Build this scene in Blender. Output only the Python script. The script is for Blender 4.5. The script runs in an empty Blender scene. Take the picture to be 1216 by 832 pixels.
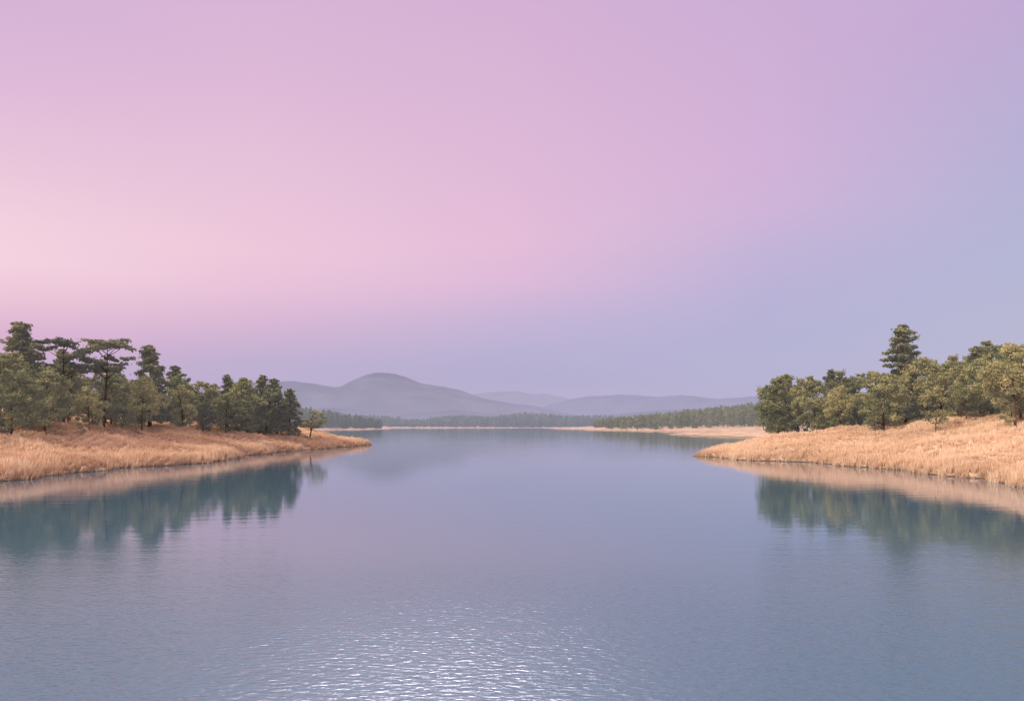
import bpy, math, numpy as np
from mathutils import Vector
rng = np.random.default_rng(7)
scene = bpy.context.scene
CAM_H = 6.0

def lin(c):
    o=[]
    for v in c:
        v=v/255.0
        o.append(v/12.92 if v<=0.04045 else ((v+0.055)/1.055)**2.4)
    return tuple(o)+(1.0,)

# ------------------------------------------------------------ mesh helper
def mesh_from(name, verts, faces_flat, nper, mats, mat_idx=None, tint=None, smooth=False):
    me = bpy.data.meshes.new(name)
    nv=len(verts); nf=len(faces_flat)//nper
    me.vertices.add(nv); me.vertices.foreach_set("co", np.asarray(verts,dtype=np.float32).ravel())
    me.loops.add(nf*nper); me.loops.foreach_set("vertex_index", np.asarray(faces_flat,dtype=np.int32))
    me.polygons.add(nf)
    me.polygons.foreach_set("loop_start", np.arange(0,nf*nper,nper,dtype=np.int32))
    me.polygons.foreach_set("loop_total", np.full(nf,nper,dtype=np.int32))
    for m in mats: me.materials.append(m)
    if mat_idx is not None: me.polygons.foreach_set("material_index", np.asarray(mat_idx,dtype=np.int32))
    me.polygons.foreach_set("use_smooth", np.full(nf,smooth,dtype=bool))
    if tint is not None:
        a=me.attributes.new("tint",'FLOAT','POINT'); a.data.foreach_set("value",np.asarray(tint,dtype=np.float32))
    me.update(calc_edges=True)
    return me
def add_obj(name, me, loc=(0,0,0), rot=(0,0,0), scale=(1,1,1)):
    ob=bpy.data.objects.new(name,me); ob.location=loc; ob.rotation_euler=rot; ob.scale=scale
    scene.collection.objects.link(ob); return ob

# ------------------------------------------------------------ materials
def new_mat(name):
    m=bpy.data.materials.new(name); m.use_nodes=True; m.node_tree.nodes.clear()
    return m, m.node_tree.nodes, m.node_tree.links
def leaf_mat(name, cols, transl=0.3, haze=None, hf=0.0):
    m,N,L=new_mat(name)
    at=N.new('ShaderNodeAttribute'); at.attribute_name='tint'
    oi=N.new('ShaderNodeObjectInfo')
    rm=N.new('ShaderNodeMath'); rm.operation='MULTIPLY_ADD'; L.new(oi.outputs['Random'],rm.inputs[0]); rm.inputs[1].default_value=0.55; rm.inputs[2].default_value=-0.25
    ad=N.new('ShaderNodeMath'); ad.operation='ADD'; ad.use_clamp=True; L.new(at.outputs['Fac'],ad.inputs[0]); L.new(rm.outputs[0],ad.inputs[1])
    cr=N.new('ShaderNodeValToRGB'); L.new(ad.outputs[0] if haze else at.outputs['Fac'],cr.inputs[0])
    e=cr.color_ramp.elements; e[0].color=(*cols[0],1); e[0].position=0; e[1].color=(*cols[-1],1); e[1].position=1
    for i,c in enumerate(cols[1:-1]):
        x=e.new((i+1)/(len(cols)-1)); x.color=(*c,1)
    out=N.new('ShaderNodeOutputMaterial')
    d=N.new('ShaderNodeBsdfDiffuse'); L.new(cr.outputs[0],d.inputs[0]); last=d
    if transl>0:
        t=N.new('ShaderNodeBsdfTranslucent'); mx=N.new('ShaderNodeMixShader'); mx.inputs[0].default_value=transl
        L.new(cr.outputs[0],t.inputs[0]); L.new(d.outputs[0],mx.inputs[1]); L.new(t.outputs[0],mx.inputs[2]); last=mx
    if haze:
        em=N.new('ShaderNodeEmission'); em.inputs[0].default_value=haze; m2=N.new('ShaderNodeMixShader'); m2.inputs[0].default_value=hf  # painted aerial haze: even glow blended into the leaf colour
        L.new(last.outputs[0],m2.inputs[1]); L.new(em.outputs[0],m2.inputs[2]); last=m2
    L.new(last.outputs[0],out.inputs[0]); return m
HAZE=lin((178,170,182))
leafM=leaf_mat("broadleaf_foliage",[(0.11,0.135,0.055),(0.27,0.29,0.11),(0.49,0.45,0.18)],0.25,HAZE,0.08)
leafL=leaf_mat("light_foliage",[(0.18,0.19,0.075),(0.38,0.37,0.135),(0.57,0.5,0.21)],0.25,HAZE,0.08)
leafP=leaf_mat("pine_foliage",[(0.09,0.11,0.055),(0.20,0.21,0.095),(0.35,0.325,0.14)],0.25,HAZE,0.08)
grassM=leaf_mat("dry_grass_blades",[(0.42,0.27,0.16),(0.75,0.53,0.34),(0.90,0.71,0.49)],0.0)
def bark():
    m,N,L=new_mat("bark")
    nz=N.new('ShaderNodeTexNoise'); nz.inputs['Scale'].default_value=6
    cr=N.new('ShaderNodeValToRGB'); cr.color_ramp.elements[0].color=(0.07,0.05,0.04,1); cr.color_ramp.elements[1].color=(0.2,0.15,0.11,1)
    b=N.new('ShaderNodeBsdfDiffuse')
    o=N.new('ShaderNodeOutputMaterial'); L.new(nz.outputs[0],cr.inputs[0]); L.new(cr.outputs[0],b.inputs[0]); L.new(b.outputs[0],o.inputs[0]); return m
barkM=bark()

# ------------------------------------------------------------ terrain
LEFT=np.array([(-42.7,236),(-50,262),(-75,300),(-110,340),(-200,420),(-700,520),(-700,-300),(-150,-120),(-95,-20),(-70,30),(-58,60),(-55.5,75),(-54.4,84.7),(-53.7,96),(-54.6,109),(-50,116),(-47.9,132),(-51.6,153),(-50,183),(-46,210)],float)
RIGHT=np.array([(36.3,153),(38.3,138),(46.9,126),(50.4,109),(51.5,91.5),(50,77.7),(53,60),(65,30),(90,-20),(150,-120),(700,-300),(700,520),(300,420),(140,330),(95,270),(62,205),(46.8,183)],float)
SPIT=np.array([(95,478),(106,420),(128,384),(200,360),(500,380),(500,640),(200,620),(135,560)],float)
R3=np.array([(55,1290),(70,1050),(96,830),(144,710),(204,645),(500,640),(1500,700),(1500,1700),(300,1600),(100,1500)],float)
L2=np.array([(-165,1010),(-200,930),(-290,900),(-900,900),(-900,1500),(-300,1400),(-180,1180)],float)
FAR=np.array([(-1500,1330),(-500,1360),(-260,1300),(-180,1400),(0,1430),(60,1480),(200,1400),(1500,1400),(9000,2500),(9000,12000),(-9000,12000),(-9000,1800)],float)
def sdist(P,poly):
    n=len(poly); d=np.full(len(P),1e18); ins=np.zeros(len(P),bool)
    for i in range(n):
        a=poly[i]; b=poly[(i+1)%n]; ab=b-a; ap=P-a
        t=np.clip((ap@ab)/(ab@ab),0,1); q=ap-t[:,None]*ab
        d=np.minimum(d,(q**2).sum(1))
        c=((a[1]>P[:,1])!=(b[1]>P[:,1]))
        with np.errstate(divide='ignore',invalid='ignore'):
            xi=(b[0]-a[0])*(P[:,1]-a[1])/(b[1]-a[1])+a[0]
        ins^= c&(P[:,0]<xi)
    d=np.sqrt(d); return np.where(ins,d,-d)
def warp(P,amp=1.0):
    x,y=P[:,0],P[:,1]
    wx=0.9*np.sin(y*0.33+1.3)+0.5*np.sin(y*0.81+x*0.3)+0.3*np.sin(y*1.9+0.4)
    wy=0.8*np.sin(x*0.41+y*0.13)+0.4*np.sin(x*1.3)
    return P+amp*np.stack([wx,wy],1)
def und(x,y):
    return 0.5*np.sin(x*0.16+y*0.05+1)*np.sin(y*0.11)+0.3*np.sin(x*0.35-y*0.22)+0.22*np.sin(y*0.42+x*0.1)+0.1*np.sin(x*0.9+y*0.6)
def prof(sd,slope,hmax,x,y,u=1.0):
    p=np.maximum(sd,0)
    z=0.3*(1-np.exp(-p/0.7))+hmax*(1-np.exp(-slope*p/hmax))+u*und(x,y)*np.clip(p/9,0,1)
    return np.where(sd>0,z,np.maximum(sd*0.3,-3.0))
def near_sd(P):
    W=warp(P); return sdist(W,LEFT), sdist(W,RIGHT)
def height(P):
    x,y=P[:,0],P[:,1]
    sl,sr=near_sd(P)
    z=prof(sl,0.28,11,x,y)
    rs=np.interp(y,[60,100,170,260],[0.34,0.32,0.17,0.12])
    z=np.maximum(z,prof(sr,rs,14,x,y))
    W=P+ (warp(P*0.15,1)-P*0.15)*6
    if P[:,1].max()>300:
        z=np.maximum(z,prof(sdist(W,SPIT),0.05,4,x,y,0.3))
        z=np.maximum(z,prof(sdist(W,R3),0.04,18,x,y,0.5))
        z=np.maximum(z,prof(sdist(W,L2),0.04,14,x,y,0.5))
        z=np.maximum(z,prof(sdist(W,FAR),0.02,12,x,y,0.5))
    return z
ang=np.concatenate([np.arange(-180,-40,2.0),np.arange(-40,40,0.16),np.arange(40,180,2.0)])
rad=np.concatenate([[0.5],np.geomspace(15,11500,460)])
A,R=np.meshgrid(np.radians(ang),rad,indexing='ij')
P=np.stack([(R*np.sin(A)).ravel(),(R*np.cos(A)).ravel()],1)
Z=height(P)
V=np.column_stack([P,Z]); na,nr=A.shape
i=np.arange(na)[:,None]; j=np.arange(nr-1)[None,:]; i2=(i+1)%na
F=np.stack([i*nr+j,i2*nr+j,i2*nr+j+1,i*nr+j+1],-1).reshape(-1,4)
def ground_mat():
    m,N,L=new_mat("dry_grassland")
    g=N.new('ShaderNodeNewGeometry')
    n1=N.new('ShaderNodeTexNoise'); n1.inputs['Scale'].default_value=0.12; n1.inputs['Detail'].default_value=6
    n2=N.new('ShaderNodeTexNoise'); n2.inputs['Scale'].default_value=2.5; n2.inputs['Detail'].default_value=5
    L.new(g.outputs['Position'],n1.inputs[0]); L.new(g.outputs['Position'],n2.inputs[0])
    cr=N.new('ShaderNodeValToRGB'); e=cr.color_ramp.elements; e[0].position=0.35; e[0].color=(0.50,0.35,0.21,1); e[1].position=0.65; e[1].color=(0.76,0.54,0.35,1)
    c2=N.new('ShaderNodeValToRGB'); e=c2.color_ramp.elements; e[0].position=0.3; e[0].color=(0.6,0.6,0.6,1); e[1].position=0.65; e[1].color=(1,1,1,1)
    mu=N.new('ShaderNodeMix'); mu.data_type='RGBA'; mu.blend_type='MULTIPLY'; mu.inputs[0].default_value=1
    L.new(n1.outputs[0],cr.inputs[0]); L.new(n2.outputs[0],c2.inputs[0]); L.new(cr.outputs[0],mu.inputs[6]); L.new(c2.outputs[0],mu.inputs[7])
    sx=N.new('ShaderNodeSeparateXYZ'); L.new(g.outputs['Position'],sx.inputs[0])
    mr=N.new('ShaderNodeMapRange'); mr.inputs[1].default_value=0.03; mr.inputs[2].default_value=0.25; L.new(sx.outputs[2],mr.inputs[0])
    m3=N.new('ShaderNodeMix'); m3.data_type='RGBA'; m3.inputs[6].default_value=(0.1,0.07,0.05,1); L.new(mr.outputs[0],m3.inputs[0]); L.new(mu.outputs[2],m3.inputs[7])
    d=N.new('ShaderNodeBsdfDiffuse'); L.new(m3.outputs[2],d.inputs[0])
    bp=N.new('ShaderNodeBump'); bp.inputs['Distance'].default_value=0.3; bp.inputs['Strength'].default_value=0.6; L.new(n2.outputs[0],bp.inputs['Height']); L.new(bp.outputs[0],d.inputs['Normal'])
    # painted haze, world-fixed: lavender glow mixed into the ground, stronger along +Y
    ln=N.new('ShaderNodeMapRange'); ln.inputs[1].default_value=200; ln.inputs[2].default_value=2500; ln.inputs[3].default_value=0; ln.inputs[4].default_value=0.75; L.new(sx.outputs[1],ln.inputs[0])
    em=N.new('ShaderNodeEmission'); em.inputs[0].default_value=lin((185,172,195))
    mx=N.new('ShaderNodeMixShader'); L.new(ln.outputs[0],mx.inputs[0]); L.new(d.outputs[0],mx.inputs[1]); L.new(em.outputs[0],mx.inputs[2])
    o=N.new('ShaderNodeOutputMaterial'); L.new(mx.outputs[0],o.inputs[0]); return m
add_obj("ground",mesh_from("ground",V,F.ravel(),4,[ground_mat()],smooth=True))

# ------------------------------------------------------------ water
def water_mat():
    m,N,L=new_mat("lake_water")
    g=N.new('ShaderNodeNewGeometry')
    def nz(sx,sy,scale,det,rot=0,dist=0.0):
        mp=N.new('ShaderNodeMapping'); mp.inputs['Scale'].default_value=(sx,sy,1); mp.inputs['Rotation'].default_value=(0,0,rot); L.new(g.outputs['Position'],mp.inputs[0])
        n=N.new('ShaderNodeTexNoise'); n.inputs['Scale'].default_value=scale; n.inputs['Detail'].default_value=det; n.inputs['Roughness'].default_value=0.5; n.inputs['Distortion'].default_value=dist; L.new(mp.outputs[0],n.inputs[0]); return n
    a=nz(0.75,1.5,4.0,2,0.35,0.2); b=nz(0.35,1.2,0.7,1,-0.1); p=nz(1,1,0.03,1)
    sp=N.new('ShaderNodeSeparateXYZ'); L.new(g.outputs['Position'],sp.inputs[0])
    def ss(x0,x1,v0,v1):
        q=N.new('ShaderNodeMapRange'); q.interpolation_type='SMOOTHSTEP'; q.inputs[1].default_value=x0; q.inputs[2].default_value=x1; q.inputs[3].default_value=v0; q.inputs[4].default_value=v1; L.new(sp.outputs[1],q.inputs[0]); return q.outputs[0]
    pr=N.new('ShaderNodeMapRange'); pr.inputs[1].default_value=0.35; pr.inputs[2].default_value=0.65; pr.inputs[3].default_value=0.75; pr.inputs[4].default_value=1.15; L.new(p.outputs[0],pr.inputs[0])
    def mul(x,y):
        q=N.new('ShaderNodeMath'); q.operation='MULTIPLY'
        for k,v in enumerate((x,y)):
            if isinstance(v,float): q.inputs[k].default_value=v
            else: L.new(v,q.inputs[k])
        return q.outputs[0]
    ha=mul(mul(a.outputs[0],ss(10,46,0.046,0.0018)),pr.outputs[0])
    hb=mul(mul(b.outputs[0],ss(10,50,0.018,0.007)),pr.outputs[0])
    h=N.new('ShaderNodeMath'); h.operation='ADD'; L.new(ha,h.inputs[0]); L.new(hb,h.inputs[1])
    bp=N.new('ShaderNodeBump'); bp.inputs['Strength'].default_value=1; bp.inputs['Distance'].default_value=1.0; L.new(h.outputs[0],bp.inputs['Height'])
    bs=N.new('ShaderNodeBsdfPrincipled'); bs.inputs['Base Color'].default_value=(0.05,0.12,0.155,1); bs.inputs['IOR'].default_value=1.58
    L.new(ss(14,48,0.25,0.035),bs.inputs['Roughness'])
    L.new(bp.outputs[0],bs.inputs['Normal'])
    o=N.new('ShaderNodeOutputMaterial'); L.new(bs.outputs[0],o.inputs[0]); return m
s=11000
add_obj("lake_water",mesh_from("lake_water",[(-s,-s,0),(s,-s,0),(s,s,0),(-s,s,0)],[0,1,2,3],4,[water_mat()]))

# ------------------------------------------------------------ trees
def tube(pts,rads,sides=6):
    vs=[];fs=[];pts=[Vector(p) for p in pts]
    for k,p in enumerate(pts):
        d=(pts[min(k+1,len(pts)-1)]-pts[max(k-1,0)]).normalized()
        u=d.cross(Vector((0.3,1,0.1))).normalized(); w=d.cross(u)
        for q in range(sides):
            a=2*math.pi*q/sides; vs.append(tuple(p+(u*math.cos(a)+w*math.sin(a))*rads[k]))
    for k in range(len(pts)-1):
        for q in range(sides):
            q2=(q+1)%sides; fs+= [k*sides+q,k*sides+q2,(k+1)*sides+q2,(k+1)*sides+q]
    return np.array(vs),np.array(fs)
def leaves(r,centers,radii,flat,per,size,tbase):
    C=np.repeat(centers,per,0); Rr=np.repeat(radii,per); T=np.repeat(tbase,per); n=len(C)
    # every clump gets its own squashed, tilted shape so it is not a ball
    k=len(centers); ax=r.normal(size=(k,3)); ax/=np.linalg.norm(ax,axis=1)[:,None]; AX=np.repeat(ax,per,0)
    d=r.normal(size=(n,3)); d/=np.linalg.norm(d,axis=1)[:,None]
    rr=r.random(n)**0.6*(1+0.35*np.maximum(0,r.normal(size=n)))
    off=d*(rr*Rr)[:,None]; off+=AX*((off*AX).sum(1)*0.6)[:,None]; off[:,2]*=flat; pos=C+off
    nrm=d*0.6+r.normal(size=(n,3))*0.5+np.array([0,0,0.5]); nrm/=np.linalg.norm(nrm,axis=1)[:,None]
    ref=r.normal(size=(n,3)); u=np.cross(nrm,ref); u/=np.linalg.norm(u,axis=1)[:,None]; w=np.cross(nrm,u)
    s1=(size*(0.6+0.8*r.random(n)))[:,None]; s2=s1*0.55
    q=np.stack([pos-u*s1,pos-w*s2,pos+u*s1,pos+w*s2],1).reshape(-1,3)
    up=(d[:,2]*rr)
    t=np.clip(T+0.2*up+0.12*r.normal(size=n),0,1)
    return q,np.repeat(t,4)
def make_tree(name,kind,H,seed,mat,shape=0):
    r=np.random.default_rng(seed); Vs=[];Fs=[];Ms=[];Ts=[];off=0
    def addt(p,rd,s=6):
        nonlocal off
        v,f=tube(p,rd,s); Vs.append(v);Fs.append(f+off);Ms.append(np.zeros(len(f)//4));Ts.append(np.zeros(len(v)));off+=len(v)
    lean=r.normal(size=2)*0.03*H
    if kind=='lone': lean=np.array([0.1*H,0])
    def axis(t): return np.array([lean[0]*math.sin(t*1.9),lean[1]*t*t*2-0.0,t*H])
    top={'round':0.85,'umbrella':0.93,'conic':0.97,'lone':0.8,'sapling':0.95,'shrub':0.5,'oldpine':0.96}[kind]
    k=9; tr={'sapling':0.008,'lone':0.028,'shrub':0.02}.get(kind,0.017)*H
    addt([axis(top*q/(k-1)) - (np.array([0,0,0.03*H]) if q==0 else 0) for q in range(k)],[tr*(1.25 if q==0 else 1)*(1-0.85*q/(k-1)) for q in range(k)],8)
    C=[];Rd=[];flat=0.75;per=150;size=0.024*H
    if kind in('round','lone','sapling','shrub'):
        W={'round':(0.36,0.30,0.40)[shape]+0.05*r.random(),'lone':0.46,'sapling':0.24,'shrub':0.55}[kind]
        base={'round':0.10,'lone':0.36,'sapling':0.25,'shrub':0.0}[kind]
        n={'round':125,'lone':50,'sapling':32,'shrub':26}[kind]; ph=r.random(4)*6.28
        lobes=[(r.random()*6.28,0.15+0.75*r.random()) for _ in range(8)]
        pw=(0.78,0.55,0.95)[shape]
        prf=lambda s: (max(0.0,math.sin(math.pi*min(1,s**pw)*0.92+0.18)))**0.75
        for c in range(n):
            t=base+(1-base)*(r.random())*0.97
            s=(t-base)/(1-base); env=W*prf(s)
            a=r.random()*6.28
            if kind=='round' and c%3: 
                la,lt=lobes[c%8]; a=la+r.normal()*0.42; t=min(0.96,max(base,base+(1-base)*(lt+r.normal()*0.08))); s=(t-base)/(1-base); env=W*1.15*prf(s)
            env*=1+0.18*math.sin(2*a+ph[0]+4*s)+0.14*math.sin(3*a+ph[1]-6*s)
            rr=env*H*(0.3+0.72*r.random()**0.6); ax=axis(t)
            C.append([ax[0]+rr*math.cos(a),ax[1]+rr*math.sin(a),t*H]); Rd.append(H*(0.03+0.045*r.random())*(0.7 if s>0.85 else 1))
        size=0.0165*H if kind!='shrub' else 0.05*H; per=85 if kind=='round' else 90
        if kind=='lone': flat=0.55; size=0.026*H
    elif kind=='umbrella':
        flat=0.34
        for c in range(22):
            t=0.58+0.36*r.random(); a=r.random()*6.28; L_=H*(0.33-0.42*abs(t-0.8))*(0.4+0.6*r.random())
            ax=axis(t-0.08); e=np.array([ax[0]+L_*math.cos(a),ax[1]+L_*math.sin(a),t*H+0.03*H])
            addt([ax,(ax+e)/2+np.array([0,0,-0.01*H]),e],[tr*0.3,tr*0.2,tr*0.08],5)
            for m_ in range(3):
                C.append(e+r.normal(size=3)*np.array([0.045,0.045,0.012])*H); Rd.append(H*(0.03+0.032*r.random()))
        for m_ in range(12): C.append(axis(0.95)+r.normal(size=3)*np.array([0.08,0.08,0.012])*H); Rd.append(H*0.05)
        per=70; size=0.016*H
    elif kind=='oldpine':
        flat=0.45
        for c in range(50):
            t=0.24+0.74*(c+r.random())/50; a=c*2.4+r.normal()*0.5; L_=H*(0.25*(1-max(0,(t-0.30)/0.70)**1.0)+0.012)*(0.4+0.75*r.random())
            ax=axis(t-0.02); e=np.array([ax[0]+L_*math.cos(a),ax[1]+L_*math.sin(a),t*H+0.02*H])
            if c%2: addt([ax,(ax+e)/2,e],[tr*0.3,tr*0.18,tr*0.07],5)
            for f_ in (0.4,0.75,1.0):
                C.append(ax+(e-ax)*f_+r.normal(size=3)*np.array([0.022,0.022,0.012])*H); Rd.append(H*(0.022+0.027*r.random()))
        C.append(axis(0.97)); Rd.append(0.025*H); per=75; size=0.015*H
    elif kind=='conic':
        flat=0.6
        for c in range(64):
            t=0.10+0.88*(c+r.random())/64; a=c*2.4+r.normal()*0.4; L_=H*(0.26*(1-t)**0.75+0.01)*(0.5+0.6*r.random())
            ax=axis(t); e=np.array([ax[0]+L_*math.cos(a),ax[1]+L_*math.sin(a),t*H-0.01*H])
            if c%2==0: addt([ax,(ax+e)/2,e],[tr*0.3,tr*0.18,tr*0.06],4)
            for f_ in (0.5,0.95): C.append(ax+(e-ax)*f_+r.normal(size=3)*0.014*H); Rd.append(H*(0.022+0.028*(1-t)+0.01*r.random()))
        C.append(axis(0.985)); Rd.append(0.018*H); per=75; size=0.015*H
    C=np.array(C);Rd=np.array(Rd)
    if kind in('round','lone','sapling','shrub'):
        for c in r.choice(len(C),min(18,len(C)),replace=False):
            e=C[c]; t0=max(0.12,min(top*0.95,e[2]/H-0.16)); ax=axis(t0)
            addt([ax,(ax*0.5+e*0.5)+np.array([0,0,0.01*H]),e],[tr*0.42,tr*0.25,tr*0.08],5)
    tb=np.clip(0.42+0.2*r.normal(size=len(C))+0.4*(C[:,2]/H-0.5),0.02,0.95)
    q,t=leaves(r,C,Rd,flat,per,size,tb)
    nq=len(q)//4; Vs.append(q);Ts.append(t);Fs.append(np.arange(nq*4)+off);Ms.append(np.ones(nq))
    return mesh_from(name,np.concatenate(Vs),np.concatenate(Fs),4,[barkM,mat],np.concatenate(Ms),np.concatenate(Ts))
H0=12.0
rounds=[make_tree("broadleaf_a",'round',H0,11,leafM,0),make_tree("broadleaf_b",'round',H0,12,leafM,1),make_tree("broadleaf_c",'round',H0,13,leafM,2),make_tree("broadleaf_d",'round',H0,14,leafL,0),make_tree("broadleaf_e",'round',H0,15,leafP,1)]
umb=[make_tree("umbrella_pine_a",'umbrella',H0,21,leafP),make_tree("umbrella_pine_b",'umbrella',H0,24,leafP)]
con=[make_tree("conifer_a",'conic',H0,31,leafP),make_tree("conifer_b",'conic',H0,32,leafP)]
old=[make_tree("pine_a",'oldpine',H0,41,leafP),make_tree("pine_b",'oldpine',H0,42,leafP)]
lone=make_tree("lone",'lone',H0,51,leafM); sap=make_tree("sapling",'sapling',H0,61,leafL); shr=make_tree("shrub",'shrub',H0,71,leafM)
def put(name,me,x,y,top,w=1.0,rot=None):
    z=float(height(np.array([[x,y]]))[0]); Ht=top-z; s_=Ht/H0
    if rot is None: rot=rng.random()*6.28
    return add_obj(name,me,(x,y,z-0.05),(0,0,rot),(s_*w,s_*w,s_))
# left bank
for (x,y,t,v,w) in [(-71,113,14.0,0,1.0),(-71,121,14.9,1,1.05),(-69.5,131,12.4,3,0.95),(-69,141,12.2,1,0.9),(-68.8,148,15.2,3,0.9),(-69.5,168,14.6,2,0.95),(-67.8,175,12.6,4,1.05),(-65.8,183,13.6,0,1.05),(-64.5,190,14.4,3,0.95),(-64.5,194,17.6,1,1.1),(-60.5,196,15.3,2,0.9),(-62,186,11.5,1,1.1),
    (-79,121,17.2,2,1),(-76,129,15.5,4,1.05),(-77,138,15.9,4,1.05),(-76,149,16.3,0,1.0),(-78,155,17.0,1,1.1),(-76.5,164,16,0,1),(-74,178,17.6,1,1.05),(-73,187,16.2,2,1.0),(-68,203,17.4,4,1)]:
    put("broadleaf_tree",rounds[v],x,y,t,w)
for (x,y,t,v,w) in [(-79.4,130,22.6,0,1.15)]: put("pine_tree",old[v],x,y,t,w)
for (x,y,t,v,w) in [(-76,135,20.6,0,1.05),(-71.9,140,21.2,1,1.05),(-86,139,20.7,1,1.0)]: put("umbrella_pine_tree",umb[v],x,y,t,w)
for (x,y,t,v,w) in [(-72.8,160,22.0,0,1.35),(-59,200,17.6,1,1.2),(-64.5,205,18.9,0,1.2),(-56.5,202,15.2,0,1.25),(-78,186,19.8,1,1.2),(-70,196,18.4,0,1.1)]: put("conifer_tree",con[v],x,y,t,w)
put("leaning_tree",lone,-54.6,215,10.3,1.0,0.0)
put("shrub",shr,-65.5,121,float(height(np.array([[-65.5,121.]]))[0])+1.8,1.0)
put("shrub",shr,-66,140,float(height(np.array([[-66,140.]]))[0])+1.2,1.0)
# right bank
for (x,y,t,v,w) in [(57.5,172,15.8,1,0.95),(59.6,178,17.4,0,0.95),(62.8,165,16.3,1,1.05),(66.5,186,16.6,4,1.0),(63.5,154,13.6,3,0.9),(68,163,16.9,4,1),(73,170,17.4,2,0.9),(65.8,141,15.6,0,1.05),(77,148,18.6,3,0.95),(71.5,149,15.3,1,1.0),(84.4,151,19.0,4,1),(82.4,140,18.4,1,1.0),(77,135,14.6,3,0.9),
    (93.4,155,22.6,1,1.1),(70.8,112,17.6,3,0.95),(90,145,20.8,0,1),(70,152,15.5,4,1.1),(79,160,17.9,1,1.1),(88,163,19.6,2,1),(76,119,17.5,1,1),(98,150,20,4,1),(85,131,18.2,0,1),(79,126,15.5,2,0.9)]:
    put("broadleaf_tree",rounds[v],x,y,t,w)
put("pine_tree",old[1],76.5,155,25.0,1.1)
put("sapling_tree",sap,67.5,127,12.4,1.2)
put("conifer_tree",con[1],61.5,183,15.6,1.3); put("conifer_tree",con[0],71,178,18.4,1.2)
# woodland behind
r2=np.random.default_rng(5)
cnt=0
while cnt<120:
    x=r2.uniform(-150,-78) if cnt%2==0 else r2.uniform(80,170); y=r2.uniform(60,290)
    zz=float(height(np.array([[x,y]]))[0]); cnt+=1
    sl,sr=near_sd(np.array([[x,y]])); sdv=max(sl[0],sr[0])
    if sdv<26: continue
    if abs(x)<95 and y<120: continue
    Ht=r2.uniform(9,13); k=r2.integers(0,7)
    if k<5: put("broadleaf_tree",rounds[k],x,y,zz+Ht,1.1)
    elif k==5: put("conifer_tree",con[r2.integers(0,2)],x,y,zz+Ht+1.5,1.2)
    else: put("pine_tree",old[r2.integers(0,2)],x,y,zz+Ht+2,1.0)

# ------------------------------------------------------------ grass
def grass(xr,yr,n,side,seed):
    r=np.random.default_rng(seed)
    P=np.stack([r.uniform(*xr,n),yr[0]+(yr[1]-yr[0])*r.random(n)**1.25],1)
    cell=1.3; c=np.floor(P/cell); hx=np.sin(c[:,0]*127.1+c[:,1]*311.7)*43758.5; hx-=np.floor(hx); hy=np.sin(c[:,0]*269.5+c[:,1]*183.3)*43758.5; hy-=np.floor(hy)
    ctr=(c+0.2+0.6*np.stack([hx,hy],1))*cell; P=P+(ctr-P)*0.3
    dc=np.linalg.norm(P-ctr,axis=1)
    sd=sdist(warp(P),side); keep=(sd>-0.35)&(sd<48); P=P[keep]; sd=sd[keep]; hx=hx[keep]; dc=dc[keep]; n=len(P)
    z=np.maximum(height(P),-0.1)
    x,y=P[:,0],P[:,1]
    patch=np.sin(x*0.31+1.1*np.sin(y*0.17))*np.sin(y*0.23+x*0.11)
    h=(0.38+0.25*patch+0.5*hx**1.5+0.5*np.exp(-((sd-1.5)/3.0)**2))*(0.6+0.6*r.random(n))*(1.1-0.4*dc); h=np.clip(h,0.15,1.9)
    a=r.random(n)*6.28; wd=0.03+0.035*r.random(n)
    lean=(r.normal(size=(n,2))*0.22+np.array([0.12,0]))*h[:,None]
    dx=np.cos(a)*wd; dy=np.sin(a)*wd; B=np.column_stack([P,z-0.05])
    v=np.stack([B+np.column_stack([dx,dy,0*dx]),B-np.column_stack([dx,dy,0*dx]),B+np.column_stack([lean,h])],1).reshape(-1,3)
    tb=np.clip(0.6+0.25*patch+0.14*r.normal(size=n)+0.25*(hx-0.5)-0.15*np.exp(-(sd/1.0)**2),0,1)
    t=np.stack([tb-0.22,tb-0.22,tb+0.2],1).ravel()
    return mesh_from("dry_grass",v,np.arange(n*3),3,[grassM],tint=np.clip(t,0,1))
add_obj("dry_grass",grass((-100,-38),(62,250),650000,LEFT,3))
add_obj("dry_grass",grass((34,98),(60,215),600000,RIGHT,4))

# ------------------------------------------------------------ distant woods
def forest(name,box,n,hr,seed,cols,haze,hf,fn=None,topfn=None):
    r=np.random.default_rng(seed); x=r.uniform(box[0],box[1],n); y=r.uniform(box[2],box[3],n)
    P=np.stack([x,y],1); z=height(P); k=z>0.8; 
    if fn is not None: k&=fn(x,y)
    P=P[k];z=z[k];x=P[:,0];n=len(P); Ht=r.uniform(hr[0],hr[1],n)
    if topfn is not None: Ht=Ht*topfn(P[:,0],P[:,1])
    con_=r.random(n)<0.5; per=100; sz=0.75*P[:,1].mean()/1000
    t=r.random((n,per))**0.85; a=r.random((n,per))*6.283
    env=np.where(con_[:,None],0.2*(1-t)+0.02,0.26*np.sin(np.pi*np.clip(t,0,1)**0.8)**0.6)
    rr=env*Ht[:,None]*r.random((n,per))**0.4
    c=np.stack([x[:,None]+rr*np.cos(a),P[:,1][:,None]+rr*np.sin(a),z[:,None]+t*Ht[:,None]],-1).reshape(-1,3)
    d=r.normal(size=(len(c),3,3))*sz
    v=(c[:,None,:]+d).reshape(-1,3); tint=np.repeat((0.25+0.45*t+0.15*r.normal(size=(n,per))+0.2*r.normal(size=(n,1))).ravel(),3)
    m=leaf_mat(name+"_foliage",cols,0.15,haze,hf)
    add_obj(name,mesh_from(name,v,np.arange(len(v)),3,[m],tint=np.clip(tint,0,1)))
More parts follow.
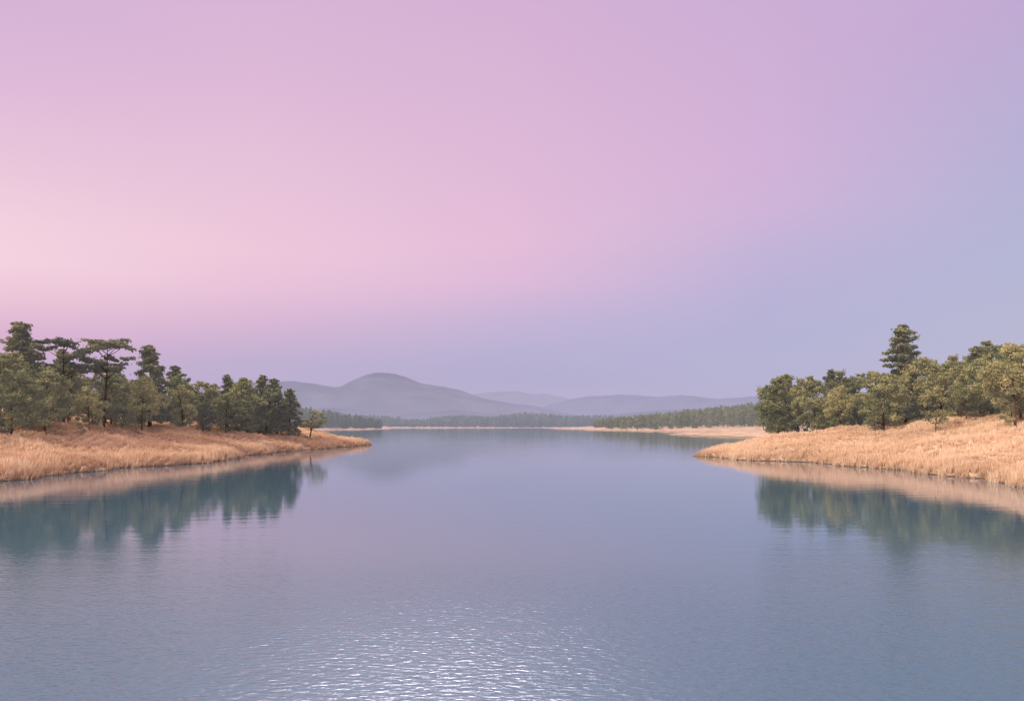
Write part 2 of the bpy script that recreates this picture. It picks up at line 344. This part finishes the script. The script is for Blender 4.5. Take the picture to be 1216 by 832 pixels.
fc=[(0.06,0.08,0.045),(0.14,0.165,0.075),(0.26,0.26,0.115)]
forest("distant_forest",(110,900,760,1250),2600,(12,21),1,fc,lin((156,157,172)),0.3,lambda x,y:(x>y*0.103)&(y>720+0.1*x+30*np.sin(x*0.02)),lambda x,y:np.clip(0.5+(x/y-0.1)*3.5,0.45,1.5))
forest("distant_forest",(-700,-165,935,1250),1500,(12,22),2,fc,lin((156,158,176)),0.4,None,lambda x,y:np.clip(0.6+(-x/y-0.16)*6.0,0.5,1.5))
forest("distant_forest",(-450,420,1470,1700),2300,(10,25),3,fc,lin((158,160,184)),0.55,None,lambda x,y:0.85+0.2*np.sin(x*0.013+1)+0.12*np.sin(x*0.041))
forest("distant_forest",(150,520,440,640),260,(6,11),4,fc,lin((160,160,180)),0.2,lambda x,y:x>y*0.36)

# ------------------------------------------------------------ mountains
def mountain(name,d,pts,depth,seed,col,hz,hf):
    r=np.random.default_rng(seed); xs=np.linspace(pts[0][0],pts[-1][0],700); zs=np.interp(xs,[p[0] for p in pts],[p[1] for p in pts])
    k=np.hanning(13); k/=k.sum(); zs=np.convolve(np.pad(zs,6,'edge'),k,'valid')
    nv=44; vv=np.linspace(0,1,nv); X,Vv=np.meshgrid(xs,vv,indexing='ij')
    ph=r.random(12)*6.28
    def nzf(X,Y):
        o=0
        for q in range(7):
            f=0.0022*1.8**q; o=o+np.abs(np.sin(X*f+ph[q%6]*(q+1)+1.5*np.sin(Y*f*0.7+ph[q%6+6])))*0.6**q
        return o-1.3
    Y=d+(Vv-0.5)*depth
    Z=zs[:,None]*np.sin(np.pi*Vv)**0.8+nzf(X,Y)*zs.max()*0.085*np.sin(np.pi*Vv)-12
    Vt=np.stack([X,Y,Z],-1).reshape(-1,3); i=np.arange(699)[:,None]; j=np.arange(nv-1)[None,:]
    F=np.stack([i*nv+j,(i+1)*nv+j,(i+1)*nv+j+1,i*nv+j+1],-1).reshape(-1)
    m,N,L=new_mat(name+"_slopes"); g=N.new('ShaderNodeNewGeometry'); n=N.new('ShaderNodeTexNoise'); n.inputs['Scale'].default_value=0.006; n.inputs['Detail'].default_value=8
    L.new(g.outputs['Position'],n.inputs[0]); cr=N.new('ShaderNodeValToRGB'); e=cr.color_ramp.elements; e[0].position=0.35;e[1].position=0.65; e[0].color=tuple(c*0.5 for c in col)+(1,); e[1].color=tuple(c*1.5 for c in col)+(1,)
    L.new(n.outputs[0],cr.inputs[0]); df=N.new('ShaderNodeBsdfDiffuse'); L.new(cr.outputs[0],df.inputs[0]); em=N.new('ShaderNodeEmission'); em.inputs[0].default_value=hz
    sp=N.new('ShaderNodeSeparateXYZ'); L.new(g.outputs['Position'],sp.inputs[0]); mr=N.new('ShaderNodeMapRange'); mr.inputs[1].default_value=0; mr.inputs[2].default_value=max(zs)*0.9; mr.inputs[3].default_value=min(0.97,hf+0.22); mr.inputs[4].default_value=hf; L.new(sp.outputs[2],mr.inputs[0])  # painted haze: glow blended over the slopes, stronger towards the foot
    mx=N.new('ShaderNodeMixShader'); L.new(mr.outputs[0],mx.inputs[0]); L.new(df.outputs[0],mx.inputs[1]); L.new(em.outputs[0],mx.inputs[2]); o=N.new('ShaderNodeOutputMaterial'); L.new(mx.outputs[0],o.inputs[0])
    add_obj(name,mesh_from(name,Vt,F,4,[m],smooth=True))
def pr(d,l): return [((px-608)/946*d,(504-py)/946*d+6+12) for px,py in l]
mc=(0.10,0.105,0.12)
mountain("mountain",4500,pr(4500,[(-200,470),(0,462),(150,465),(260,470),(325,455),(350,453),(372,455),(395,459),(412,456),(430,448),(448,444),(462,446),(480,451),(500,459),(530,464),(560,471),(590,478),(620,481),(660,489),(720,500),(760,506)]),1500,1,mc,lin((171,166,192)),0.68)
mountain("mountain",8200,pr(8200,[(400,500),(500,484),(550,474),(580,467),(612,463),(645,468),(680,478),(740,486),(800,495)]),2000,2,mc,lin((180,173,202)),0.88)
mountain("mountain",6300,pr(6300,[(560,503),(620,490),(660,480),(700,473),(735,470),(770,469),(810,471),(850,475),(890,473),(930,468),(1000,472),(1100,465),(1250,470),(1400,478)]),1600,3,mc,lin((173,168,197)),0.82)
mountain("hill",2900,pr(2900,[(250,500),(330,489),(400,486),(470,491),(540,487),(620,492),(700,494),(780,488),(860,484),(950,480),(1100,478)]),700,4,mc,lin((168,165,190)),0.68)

# ------------------------------------------------------------ sky + sun
SUN_EL=math.radians(34); SUN_AZ=math.radians(-125)   # measured from +Y towards +X
w=bpy.data.worlds.new("sky"); scene.world=w; w.use_nodes=True; N=w.node_tree.nodes; L=w.node_tree.links; N.clear()
tc=N.new('ShaderNodeTexCoord'); sp=N.new('ShaderNodeSeparateXYZ'); L.new(tc.outputs['Generated'],sp.inputs[0])
def M(op,a,b=None,c=None,clamp=False):
    n=N.new('ShaderNodeMath'); n.operation=op; n.use_clamp=clamp
    for k,v in enumerate((a,b,c)):
        if v is None: continue
        if isinstance(v,(int,float)): n.inputs[k].default_value=v
        else: L.new(v,n.inputs[k])
    return n.outputs[0]
hyp=M('SQRT',M('ADD',M('MULTIPLY',sp.outputs[0],sp.outputs[0]),M('MAXIMUM',M('MULTIPLY',sp.outputs[1],sp.outputs[1]),1e-5)))
te=M('MULTIPLY',M('MAXIMUM',M('DIVIDE',sp.outputs[2],hyp),0.0),1.0/1.6)   # tan(elev)/1.6
te=M('MINIMUM',te,1.0)
sa=M('DIVIDE',sp.outputs[0],hyp)
cols={0:[(0,(214,180,214)),(100,(224,187,217)),(200,(236,199,220)),(260,(243,208,222)),(310,(245,211,223)),(350,(237,198,216)),(400,(217,178,209)),(450,(195,172,207)),(500,(190,172,206))],
304:[(0,(217,180,214)),(100,(223,186,216)),(200,(231,194,218)),(300,(238,200,219)),(345,(232,193,217)),(390,(212,181,211)),(430,(190,175,208)),(500,(184,174,206))],
608:[(0,(213,177,213)),(100,(218,181,214)),(200,(224,186,216)),(290,(229,189,217)),(335,(222,186,217)),(380,(198,180,214)),(420,(184,176,210)),(450,(180,173,206)),(500,(192,180,206))],
912:[(0,(205,174,213)),(100,(208,176,214)),(190,(211,178,216)),(250,(207,180,216)),(300,(194,179,215)),(350,(185,178,214)),(400,(181,178,212)),(500,(184,178,208))],
1216:[(0,(194,170,211)),(100,(188,174,212)),(200,(183,178,213)),(300,(181,181,213)),(400,(184,183,210)),(500,(190,185,210))]}
outs=[]
for px,l in cols.items():
    ca=math.cos(math.atan((px-608)/946)); cr=N.new('ShaderNodeValToRGB')
    L.new(te,cr.inputs[0]); e=cr.color_ramp.elements
    pts=sorted([((504-y)/946*ca/1.6,c) for y,c in l])+[(0.62,(226,202,226)),(1.0,(222,214,238))]
    e[0].position=pts[0][0]; e[0].color=lin(pts[0][1]); e[1].position=1; e[1].color=lin(pts[-1][1])
    for p_,c_ in pts[1:-1]:
        q=e.new(p_); q.color=lin(c_)
    outs.append((math.sin(math.atan((px-608)/946)),cr.outputs[0]))
cur=outs[0][1]
for k in range(1,5):
    mr=N.new('ShaderNodeMapRange'); mr.inputs[1].default_value=outs[k-1][0]; mr.inputs[2].default_value=outs[k][0]; L.new(sa,mr.inputs[0])
    mx=N.new('ShaderNodeMix'); mx.data_type='RGBA'; L.new(mr.outputs[0],mx.inputs[0]); L.new(cur,mx.inputs[6]); L.new(outs[k][1],mx.inputs[7]); cur=mx.outputs[2]
bg=N.new('ShaderNodeBackground'); L.new(cur,bg.inputs[0]); bg.inputs[1].default_value=0.99
# added glow patch in the sky, above the view, for glare on the water
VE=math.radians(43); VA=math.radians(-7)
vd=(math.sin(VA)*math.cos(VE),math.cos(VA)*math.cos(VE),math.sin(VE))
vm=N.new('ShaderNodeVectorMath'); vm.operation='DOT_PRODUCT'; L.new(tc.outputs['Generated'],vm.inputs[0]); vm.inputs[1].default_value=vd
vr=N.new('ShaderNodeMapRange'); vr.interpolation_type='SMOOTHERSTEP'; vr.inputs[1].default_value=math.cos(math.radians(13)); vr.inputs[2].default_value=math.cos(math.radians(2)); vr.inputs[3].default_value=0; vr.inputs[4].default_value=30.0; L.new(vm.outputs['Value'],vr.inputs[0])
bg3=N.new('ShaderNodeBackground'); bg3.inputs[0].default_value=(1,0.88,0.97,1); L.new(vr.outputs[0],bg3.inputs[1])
sk=N.new('ShaderNodeTexSky'); sk.sky_type='NISHITA'; sk.sun_disc=False; sk.sun_elevation=SUN_EL; sk.sun_rotation=SUN_AZ
bg2=N.new('ShaderNodeBackground'); L.new(sk.outputs[0],bg2.inputs[0]); bg2.inputs[1].default_value=0.002
ads=N.new('ShaderNodeAddShader'); L.new(bg.outputs[0],ads.inputs[0]); L.new(bg2.outputs[0],ads.inputs[1])
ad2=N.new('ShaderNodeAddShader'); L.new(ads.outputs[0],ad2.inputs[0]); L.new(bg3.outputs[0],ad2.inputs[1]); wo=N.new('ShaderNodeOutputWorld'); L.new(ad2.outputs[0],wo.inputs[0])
sl=bpy.data.lights.new("sun",'SUN'); sl.energy=2.9; sl.angle=math.radians(8); sl.color=(1.0,0.89,0.77)
so=bpy.data.objects.new("sun",sl); scene.collection.objects.link(so)
dv=Vector((math.sin(SUN_AZ)*math.cos(SUN_EL),math.cos(SUN_AZ)*math.cos(SUN_EL),math.sin(SUN_EL)))
so.rotation_euler=dv.to_track_quat('Z','Y').to_euler()

# ------------------------------------------------------------ camera
cd=bpy.data.cameras.new("camera"); cd.lens=28; cd.sensor_width=36; cd.shift_y=(504-416)/1216; cd.clip_end=30000
co=bpy.data.objects.new("camera",cd); co.location=(0,0,CAM_H); co.rotation_euler=(math.pi/2,0,0); scene.collection.objects.link(co); scene.camera=co
scene.view_settings.view_transform='Standard'; scene.view_settings.look='None'; scene.view_settings.exposure=0
